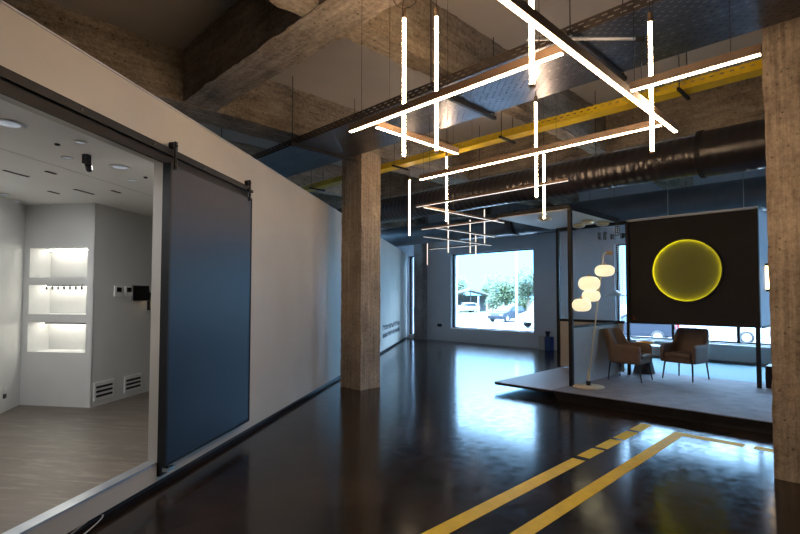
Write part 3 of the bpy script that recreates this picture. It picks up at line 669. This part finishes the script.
# ------------------------------------------------------------------ cable trays
ct = thing('cable_tray', 'wide dark perforated steel cable tray crossing above the near light bars', 'cable tray', (4.4, 4, 3.85))
MB().box(3.95, 4.95, -3, 13, 3.83, 3.834).build('perforated_base', M['tray'], ct)
MB().box(3.95, 3.954, -3, 13, 3.834, 3.93).build('side_flange', M['trayside'], ct)
MB().box(4.946, 4.95, -3, 13, 3.834, 3.93).build('side_flange', M['trayside'], ct)
MB().box(4.40, 4.404, -3, 13, 3.834, 3.90).build('divider', M['tray'], ct)
for y in (-.8, 1.86, 3.42, 6.1, 8.4):
    MB().box(3.85, 5.08, y-.02, y+.02, 3.79, 3.83).build('support_rail', M['black'], ct)
    for x in (3.88, 5.05): MB().cyl((x, y, 3.79), (x, y, SL), .006, 6).build('hanging_rod', M['leg'], ct)
cb_ = MB()
for k in range(7): cb_.tube([(4.5+k*.05+.02*math.sin(j*1.7+k), -3+j*1.0, 3.845) for j in range(17)], .010, 6)
cb_.build('cables', M['cable'], ct)
yt = thing('yellow_cable_tray', 'yellow perforated cable tray below the concrete beams, in front of the black duct', 'cable tray', (6.1, 4, 3.9))
MB().box(6.0, 6.19, -3, 13, 3.90, 3.905).build('base', M['yellowtray'], yt)
MB().box(6.0, 6.004, -3, 13, 3.905, 4.0).build('side_flange', M['yellowside'], yt)
MB().box(6.186, 6.19, -3, 13, 3.905, 4.0).build('side_flange', M['yellowside'], yt)
for y in (1.6, 3.9, 6.1, 8.6):
    MB().box(5.9, 6.3, y-.015, y+.015, 3.87, 3.90).build('support_rail', M['black'], yt)
    for x in (5.95, 6.25): MB().cyl((x, y, 3.87), (x, y, 4.11 if abs(x-5.7) < .25 else SL), .005, 6).build('hanging_rod', M['leg'], yt)
t = thing('strut_bar', 'thin pale metal strut fixed under the cable tray behind the long bar', 'strut', (4.0, 2.2, 3.6))
MB().cyl((3.58, 2.10, 3.75), (4.22, 1.46, 3.75), .014, 10).build('rod', M['alu'], t)
MB().cyl((4.22, 1.46, 3.75), (4.27, 1.41, 3.75), .024, 10).build('end_cap', M['black'], t)

# ------------------------------------------------------------------ ducts
def duct(label, x, z, secs, m, ribs=True, name='air_duct'):
    t = thing(name, label, 'duct', (x, 4, z))
    for (y0, y1, r) in secs:
        n_ = int((y1-y0)/.04) if ribs else 20
        pts = []; rad = []
        for k in range(n_+1):
            y = y0+(y1-y0)*k/n_; pts.append((x, y, z+.01*noise.noise(Vector((0, y, x))))); rad.append(r*(1+(.004*math.sin(k*2.1) if ribs else 0)+.012*noise.noise(Vector((y*1.7, 0, 0)))))
        MB().tube(pts, rad, 28).build('duct_section', m, t, True)
    for (y0, y1, r) in secs[:-1]:
        MB().cyl((x, y1-.03, z), (x, y1+.03, z), max(r, .28)+.012, 28).build('joint_band', M['black'], t)
    for y in (1.0, 3.2, 5.4, 7.8, 10.2):
        MB().cyl((x, y, z+.2), (x, y, SL), .005, 6).build('hanging_rod', M['leg'], t)
    return t
duct('shiny black round air duct running below the ceiling beams', 7.5, 3.52, [(-4, 1.75, .305), (1.75, 13, .262)], M['duct'])
duct('blue grey round air duct behind the black one, nearer the windows', 12.25, 3.72, [(-4, 7.5, .35), (7.5, 14.7, .33)], M['duct2'], False)
t = thing('duct_box', 'flat black duct box below the ceiling above the big window', 'duct', (13.1, 7.7, 3.5))
MB().box(12.85, 13.4, 6.3, 9.4, 3.5, 3.8).build('casing', M['black'], t)
for y in (6.6, 9.1): MB().cyl((13.1, y, 3.8), (13.1, y, SL), .006, 6).build('hanging_rod', M['leg'], t)

# ------------------------------------------------------------------ platform and pavilion
PZ = .15
pf = thing('display_platform', 'low grey carpeted platform with a black undercut edge carrying the chairs', 'platform', (7.15, 3.8, 0))
MB().box(7.15, 10.25, -3.5, 3.80, PZ-.012, PZ).build('carpet', M['carpet'], pf)
b = MB(); b.add([(7.15, -3.5, 0), (10.2, -3.5, 0), (10.2, 3.70, 0), (7.17, 3.70, 0), (7.15, -3.5, PZ-.012), (10.25, -3.5, PZ-.012), (10.25, 3.80, PZ-.012), (7.15, 3.80, PZ-.012)],
                [(3, 2, 1, 0), (4, 5, 6, 7), (0, 1, 5, 4), (1, 2, 6, 5), (2, 3, 7, 6), (3, 0, 4, 7)]); b.build('base', M['black'], pf)
MB().box(7.15, 9.75, 3.80, 4.87, PZ-.012, PZ).build('side_deck', noisy('lilac_grey_deck', (.30, .30, .36), (.34, .34, .40), 4, .5), pf)
MB().box(7.16, 9.75, 3.81, 4.86, PZ-.05, PZ-.012).build('side_deck_edge', M['black'], pf)
MB().box(8.4, 9.6, 3.9, 4.5, 0, PZ-.05).build('side_deck_support', M['black'], pf)

pv = thing('pavilion_frame', 'black steel frame pavilion with white roof and low grey side panels on the platform', 'pavilion', (7.7, 3.74, PZ))
T = .03
MB().box(7.66, 7.72, 3.70, 3.76, PZ, 3.06).build('post', M['black'], pv)
MB().box(9.58, 9.64, 4.90, 4.96, PZ, 3.03).build('post', M['black'], pv)
MB().box(9.585, 9.635, 3.50, 3.55, PZ, 3.03).build('post', M['black'], pv)
rf = MB().box(7.66, 9.64, 3.70, 5.12, 3.045, 3.10).build('roof', M['white'], pv)
MB().box(7.64, 9.66, 3.68, 3.70, 3.03, 3.12).box(7.64, 7.66, 3.68, 5.14, 3.06, 3.12).box(7.64, 9.66, 5.12, 5.14, 3.06, 3.12).box(9.64, 9.66, 3.7, 5.12, 3.06, 3.12).build('roof_edge', M['black'], pv)
MB().box(9.6, 9.64, 3.56, 4.96, 2.98, 3.045).build('top_rail', M['black'], pv)
MB().box(9.6, 9.64, 3.6, 4.94, 1.10, 1.15).build('middle_rail', M['black'], pv)
MB().box(7.70, 9.6, 3.71, 3.74, 1.09, 1.13).build('middle_rail', M['black'], pv)
MB().box(7.72, 9.6, 3.715, 3.735, PZ, 1.09).build('low_panel', M['plate'], pv)
MB().box(9.61, 9.63, 3.62, 4.90, PZ+.03, 1.10).build('low_panel', M['beige'], pv)
wm = MB()
for k in range(33):
    y = 3.64+k*.04; wm.tube([(9.615+.015*math.sin(z*3+y*2), y+.02*math.sin(z*2.2), z) for z in [1.16+j*.2 for j in range(10)]], .003, 4)
for k in range(46):
    z = 1.17+k*.04; wm.tube([(9.618+.015*math.sin(z*3+y*2), y, z+.05*math.sin(y*2.5)) for y in [3.63+j*.18 for j in range(8)]], .003, 4)
wm.build('wire_mesh', M['alu'], pv)
for (x, y, lab) in ((9.35, 4.35, 'white saucer ceiling light under the pavilion roof, the left of the three'), (9.0, 4.02, 'white saucer ceiling light under the pavilion roof, the middle of the three'), (9.4, 3.9, 'white saucer ceiling light under the pavilion roof, nearest the black board'), (8.12, 4.41, 'round light under the outer pavilion roof, beside the vertical tube')):
    t = thing('saucer_light', lab, 'ceiling light', (x, y, 3.045), 'saucer lights under the pavilion roof')
    MB().lathe([(.10, 0), (.118, -.02), (.12, -.04), (.10, -.065), (.05, -.08), (0, -.083)], (x, y, 3.045), 28).build('saucer', M['cream'], t, True)
# spots on a track beyond
tk = thing('track_light', 'black track with small spotlights hung beyond the pavilion', 'track light', (12, 4.7, 3.08))
MB().box(11.98, 12.02, 3.4, 4.78, 3.06, 3.10).build('track', M['black'], tk)
MB().cyl((12, 3.7, 3.1), (12, 3.7, 3.38), .006, 6).build('rod', M['leg'], tk)
MB().cyl((12, 4.6, 3.1), (12, 4.6, 3.38), .006, 6).build('rod', M['leg'], tk)
for y, z in ((4.74, 3.10), (4.62, 3.23), (4.5, 3.1)):
    MB().box(11.95, 12.05, y-.04, y+.04, z-.11, z+.11 if z > 3.2 else z+.02).build('spotlight', M['black'], tk)
for y, lab in ((5.06, 'small black hanging spotlight, the left of the two beside the track'), (4.92, 'small black hanging spotlight, the right of the two beside the track')):
    t = thing('hanging_spotlight', lab, 'spotlight', (12, y, 3.0), 'loose spotlights beside the track')
    MB().cyl((12, y, 3.0), (12, y, 3.19), .045, 14).build('body', M['black'], t); MB().cyl((12, y, 3.19), (12, y, 3.38), .004, 5).build('cable', M['cable'], t)
cn = thing('cone_pendant', 'flat grey cone pendant lamp hanging beyond the floor lamp', 'pendant light', (13.0, 5.07, 1.68))
MB().lathe([(.30, 0), (.29, .012), (.07, .12), (.03, .15), (.0, .152)], (13.0, 5.07, 1.63), 28).build('shade', M['plate'], cn, True)
MB().cyl((13.0, 5.07, 1.78), (13.0, 5.07, SL), .004, 5).build('cable', M['cable'], cn)

# hanging black board
bd = thing('hanging_board', 'large black board wall hung above the chairs with a yellow disc lamp', 'partition', (9.7, 2.5, 1.13))
MB().box(9.66, 9.72, 1.53, 3.54, 1.13, 3.03).build('board', M['blackm'], bd)
MB().box(9.655, 9.73, 3.54, 3.56, 1.12, 3.04).box(9.655, 9.73, 1.50, 1.53, 1.12, 3.04).box(9.655, 9.73, 1.5, 3.56, 1.11, 1.13).build('edge_frame', M['black'], bd)
MB().box(9.72, 10.72, 1.5, 3.5, 3.03, 3.06).build('top_tray', M['alu'], bd)
MB().box(9.66, 9.70, 1.5, 3.56, 3.035, 3.075).build('top_edge', M['trim'], bd)
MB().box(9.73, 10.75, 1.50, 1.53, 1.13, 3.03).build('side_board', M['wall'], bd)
MB().box(9.73, 10.75, 1.47, 1.50, 1.10, 1.13).build('side_rail', M['black'], bd)
MB().box(9.66, 9.71, 1.51, 1.57, PZ, 1.11).build('support_post', M['black'], bd)
MB().cyl((9.75, 2.85, 3.06), (9.75, 2.85, SO), .006, 6).build('hanging_wire', M['plate'], bd)
MB().cyl((9.75, 1.7, 3.06), (9.75, 1.7, SO), .006, 6).build('hanging_wire', M['plate'], bd)
tag(MB().prism([(3.46, 1.18), (3.40, 1.18), (3.41, 1.195), (3.445, 1.20), (3.435, 1.25), (3.45, 1.25)], 9.654, 9.66, 'X').build('red_emblem', M['red']), 'small red emblem at the lower left corner of the black board', 'emblem')
dl = thing('disc_lamp', 'round olive disc wall lamp with a bright yellow glowing rim', 'wall lamp', (9.66, 2.54, 2.07))
MB().lathe([(0, -.02), (.548, -.02), (.548, -.0), (0, 0)], (9.64, 2.54, 2.07), 72, 'X').build('disc', M['olive'], dl)
MB().lathe([(.549, -.018), (.549, -.045), (.552, -.045), (.552, -.018), (.549, -.018)], (9.64, 2.54, 2.07), 72, 'X').build('glowing_rim', M['led_yellow'], dl, False)
MB().lathe([(.553, .018), (.553, -.046), (.538, -.046), (.538, -.050), (.562, -.050), (.562, .018), (.553, .018)], (9.64, 2.54, 2.07), 72, 'X').build('outer_rim', M['black'], dl, False)
sn = thing('wall_sconce', 'black framed wall lamp with warm glow on the side of the hanging board', 'wall lamp', (10.25, 1.47, 1.7))
MB().box(10.18, 10.34, 1.42, 1.5, 1.70, 1.73).box(10.18, 10.34, 1.42, 1.5, 2.14, 2.17).box(10.32, 10.34, 1.42, 1.5, 1.72, 2.15).build('frame', M['black'], sn)
MB().box(10.2, 10.24, 1.455, 1.498, 1.74, 2.13).build('glow', M['sconce'], sn)
tag(MB().box(9.75, 10.15, .9, 1.47, PZ, .5).build('low_cabinet', M['black'], bevel=.01), 'low black box behind the board post, beside the near pillar', 'cabinet')

# radiator under the window, bin
rd = thing('radiator_cover', 'long white mesh radiator cover under the window behind the chairs', 'radiator', (13.8, 3.2, 0))
MB().box(13.70, 13.83, 1.3, 5.1, .10, .46).build('mesh_panel', perf_mat('white_mesh', (.74, .75, .76), (.8, .81, .82), .5, 0, .09, .045, .5, ('Y', 'Z')), rd)
MB().box(13.69, 13.86, 1.28, 5.12, .46, .48).build('top', M['white'], rd)
for y in (1.32, 3.2, 5.08): MB().box(13.71, 13.82, y-.02, y+.02, 0, .46).build('leg', M['plate'], rd)
wd = thing('window_deck', 'pale blue low mesh covered deck on the floor between the platform and the window', 'deck', (11.8, 3, 0))
MB().box(10.75, 13.3, 1.2, 5.0, 0, .07).build('deck_body', M['plate'], wd)
MB().box(10.75, 13.3, 1.2, 5.0, .07, .08).build('mesh_top', noisy('pale_blue_mesh_top', (.10, .24, .28), (.15, .31, .36), 60, .75, spec=.2, bump=.2, bscale=60, dist=.004), wd)
bn = thing('waste_bin', 'grey and navy bin with a black lid standing under the window wall', 'bin', (13.7, 7.47, 0))
MB().box(13.62, 13.86, 7.46, 7.66, 0, .42).build('grey_box', M['plate'], bn, bevel=.01); MB().box(13.62, 13.86, 7.27, 7.455, 0, .40).build('navy_box', M['navy'], bn, bevel=.01)
MB().lathe([(.0, .40), (.055, .40), (.055, .50), (.075, .50), (.075, .56), (0, .565)], (13.72, 7.40, 0), 18).build('lid', M['black'], bn)

# ------------------------------------------------------------------ floor lamp with four opal globes
lx, ly = 7.80, 3.50
fl = thing('floor_lamp', 'cream floor lamp with four glowing opal globes on a leaning pole', 'floor lamp', (lx, ly, PZ))
MB().lathe([(0, 0), (.235, 0), (.245, .008), (.24, .02), (.05, .03), (0, .03)], (lx, ly, PZ), 40).build('base', M['cream'], fl, True)
MB().cyl((lx, ly, PZ+.03), (lx, ly, PZ+.10), .035, 16).build('joint', M['black'], fl)
MB().tube([(lx, ly, PZ+.09), (lx+.01, ly-.012, PZ+.3)], .022, 12).build('sleeve', M['cream'], fl, True)
TP = Vector((8.0, 3.31, 2.30))
B0 = Vector((lx, ly, PZ+.1))
MB().tube([B0, B0.lerp(TP, .5), TP, TP+Vector((.03, -.03, .03)), TP+Vector((.05, -.05, .02))], .011, 10).build('pole', M['cream'], fl, True)
MB().cyl(TP+Vector((.035, -.035, .02)), TP+Vector((.10, -.10, .02)), .035, 18).build('weight', M['tan'], fl)
for (x, y, z, rx, rz, dy) in ((8.01, 3.30, 2.03, .155, .095, 0), (7.83, 3.48, 1.82, .17, .118, 0), (7.85, 3.46, 1.62, .145, .095, 0), (7.74, 3.57, 1.47, .15, .105, 0)):
    prof = [(0, -rz*.9), (rx*.35, -rz), (rx*.75, -rz*.85), (rx*.97, -rz*.4), (rx, 0), (rx*.97, rz*.4), (rx*.75, rz*.85), (rx*.35, rz), (0, rz*.9)]
    g = MB().lathe(prof, (x, y, z), 32).build('globe', M['opal'], fl, True, sub=1)
    MB().cyl((x, y, z+rz*.9), (x, y, z+rz+.03), .018, 12).build('cap', M['tan'], g)
MB().cyl((8.01+.09, 3.30-.09, 2.03), (8.01+.14, 3.30-.14, 2.02), .03, 14).build('knob', M['chrome'], fl)

# ------------------------------------------------------------------ armchairs
def armchair(label):
    t = thing('armchair', label, 'armchair', (0, 0, 0), 'brown armchairs on the platform')
    # local: faces +X, feet at z=0
    pr_ = [(-.24, -.24), (.25, -.26), (.25, .26), (-.24, .24)]
    MB().box(-.26, .27, -.235, .235, .30, .385).build('seat_base', M['leather'], t, bevel=.025, bseg=3)
    MB().box(-.22, .29, -.225, .225, .385, .47).build('seat_cushion', M['leather'], t, bevel=.035, bseg=4)
    # U shell: inner path from front of one arm round the back to the other
    path = []
    for k in range(9): path.append((.28-.40*k/8, -.275))
    for k in range(1, 8): a = k/8*math.pi/2; path.append((-.12-.16*math.sin(a), -.275+.12*(1-math.cos(a))))
    for k in range(9): path.append((-.28, -.155+.31*k/8))
    for k in range(1, 8): a = math.pi/2*(1-k/8); path.append((-.12-.16*math.sin(a), .275-.12*(1-math.cos(a))))
    for k in range(9): path.append((-.12+.40*k/8, .275))
    n_ = len(path); b = MB(); vs = []; nz = 7
    def H(x):
        k = min(1, max(0, (-.12-x)/.10)); k = k*k*(3-2*k); f_ = min(1, max(0, (.28-x)/.06))
        return (.60+.03*f_)*(1-k)+.89*k
    th = .065
    for i, (x, y) in enumerate(path):
        p0 = Vector(path[max(i-1, 0)]); p1 = Vector(path[min(i+1, n_-1)]); d = (p1-p0).normalized(); nn = Vector((d.y, -d.x))
        h = H(x); back = max(0, (-.12-x)/.16)
        for j in range(nz):
            z = .30+(h-.30)*j/(nz-1); ln = -.09*back*max(0, (z-.4)/.45)
            for sg in (-.5, .5):
                w = th*sg*(1 if 0 < j < nz-1 else .6)
                vs.append((x+nn.x*w+ln, y+nn.y*w, z+(.012 if j == nz-1 else 0)*0))
    fs = []
    def I(i, j, q): return (i*nz+j)*2+q
    for i in range(n_-1):
        for j in range(nz-1):
            fs += [(I(i, j, 0), I(i+1, j, 0), I(i+1, j+1, 0), I(i, j+1, 0)), (I(i, j, 1), I(i, j+1, 1), I(i+1, j+1, 1), I(i+1, j, 1))]
        fs += [(I(i, nz-1, 0), I(i+1, nz-1, 0), I(i+1, nz-1, 1), I(i, nz-1, 1)), (I(i, 0, 0), I(i, 0, 1), I(i+1, 0, 1), I(i+1, 0, 0))]
    for i in (0, n_-1):
        for j in range(nz-1): fs.append((I(i, j, 0), I(i, j+1, 0), I(i, j+1, 1), I(i, j, 1)))
    b.add(vs, fs); b.build('back_and_arms', M['leather'], t, True, sub=1)
    for sx_, sy_ in ((1, 1), (1, -1), (-1, 1), (-1, -1)):
        MB().cyl((.24*sx_-.01, .235*sy_, .31), (.28*sx_, .26*sy_, 0), .016, 10, .010).build('leg', M['leg'], t)
    return t
ca = armchair('brown upholstered armchair beside the floor lamp, turned sideways')
ca.location = (9.04, 3.30, PZ+.001); ca.rotation_euler = (0, 0, R(-90))
dup(ca, (9.80, 2.63, PZ+.001), R(168), 'brown upholstered armchair under the disc lamp, facing the other chair')
tb = thing('side_table', 'small round side table with pale top and dark tapered base between the armchairs', 'table', (10.02, 3.40, PZ))
MB().lathe([(.19, 0), (.19, .02), (.14, .25), (.11, .5), (0, .5)], (10.02, 3.40, PZ), 32).build('base', noisy('dark_brown_wood', (.05, .022, .014), (.08, .04, .025), 6, .5), tb, True)
MB().lathe([(0, .5), (.30, .5), (.31, .51), (.31, .525), (.30, .535), (0, .535)], (10.02, 3.40, PZ), 40).build('top', M['tabletop'], tb)
bw = thing('orange_bowl', 'shallow orange bowl on the small side table', 'bowl', (9.98, 3.36, PZ+.536))
MB().lathe([(0, 0), (.07, 0), (.15, .045), (.165, .07), (.155, .068), (.06, .015), (0, .012)], (9.98, 3.36, PZ+.536), 28).build('bowl', M['orange'], bw, True)
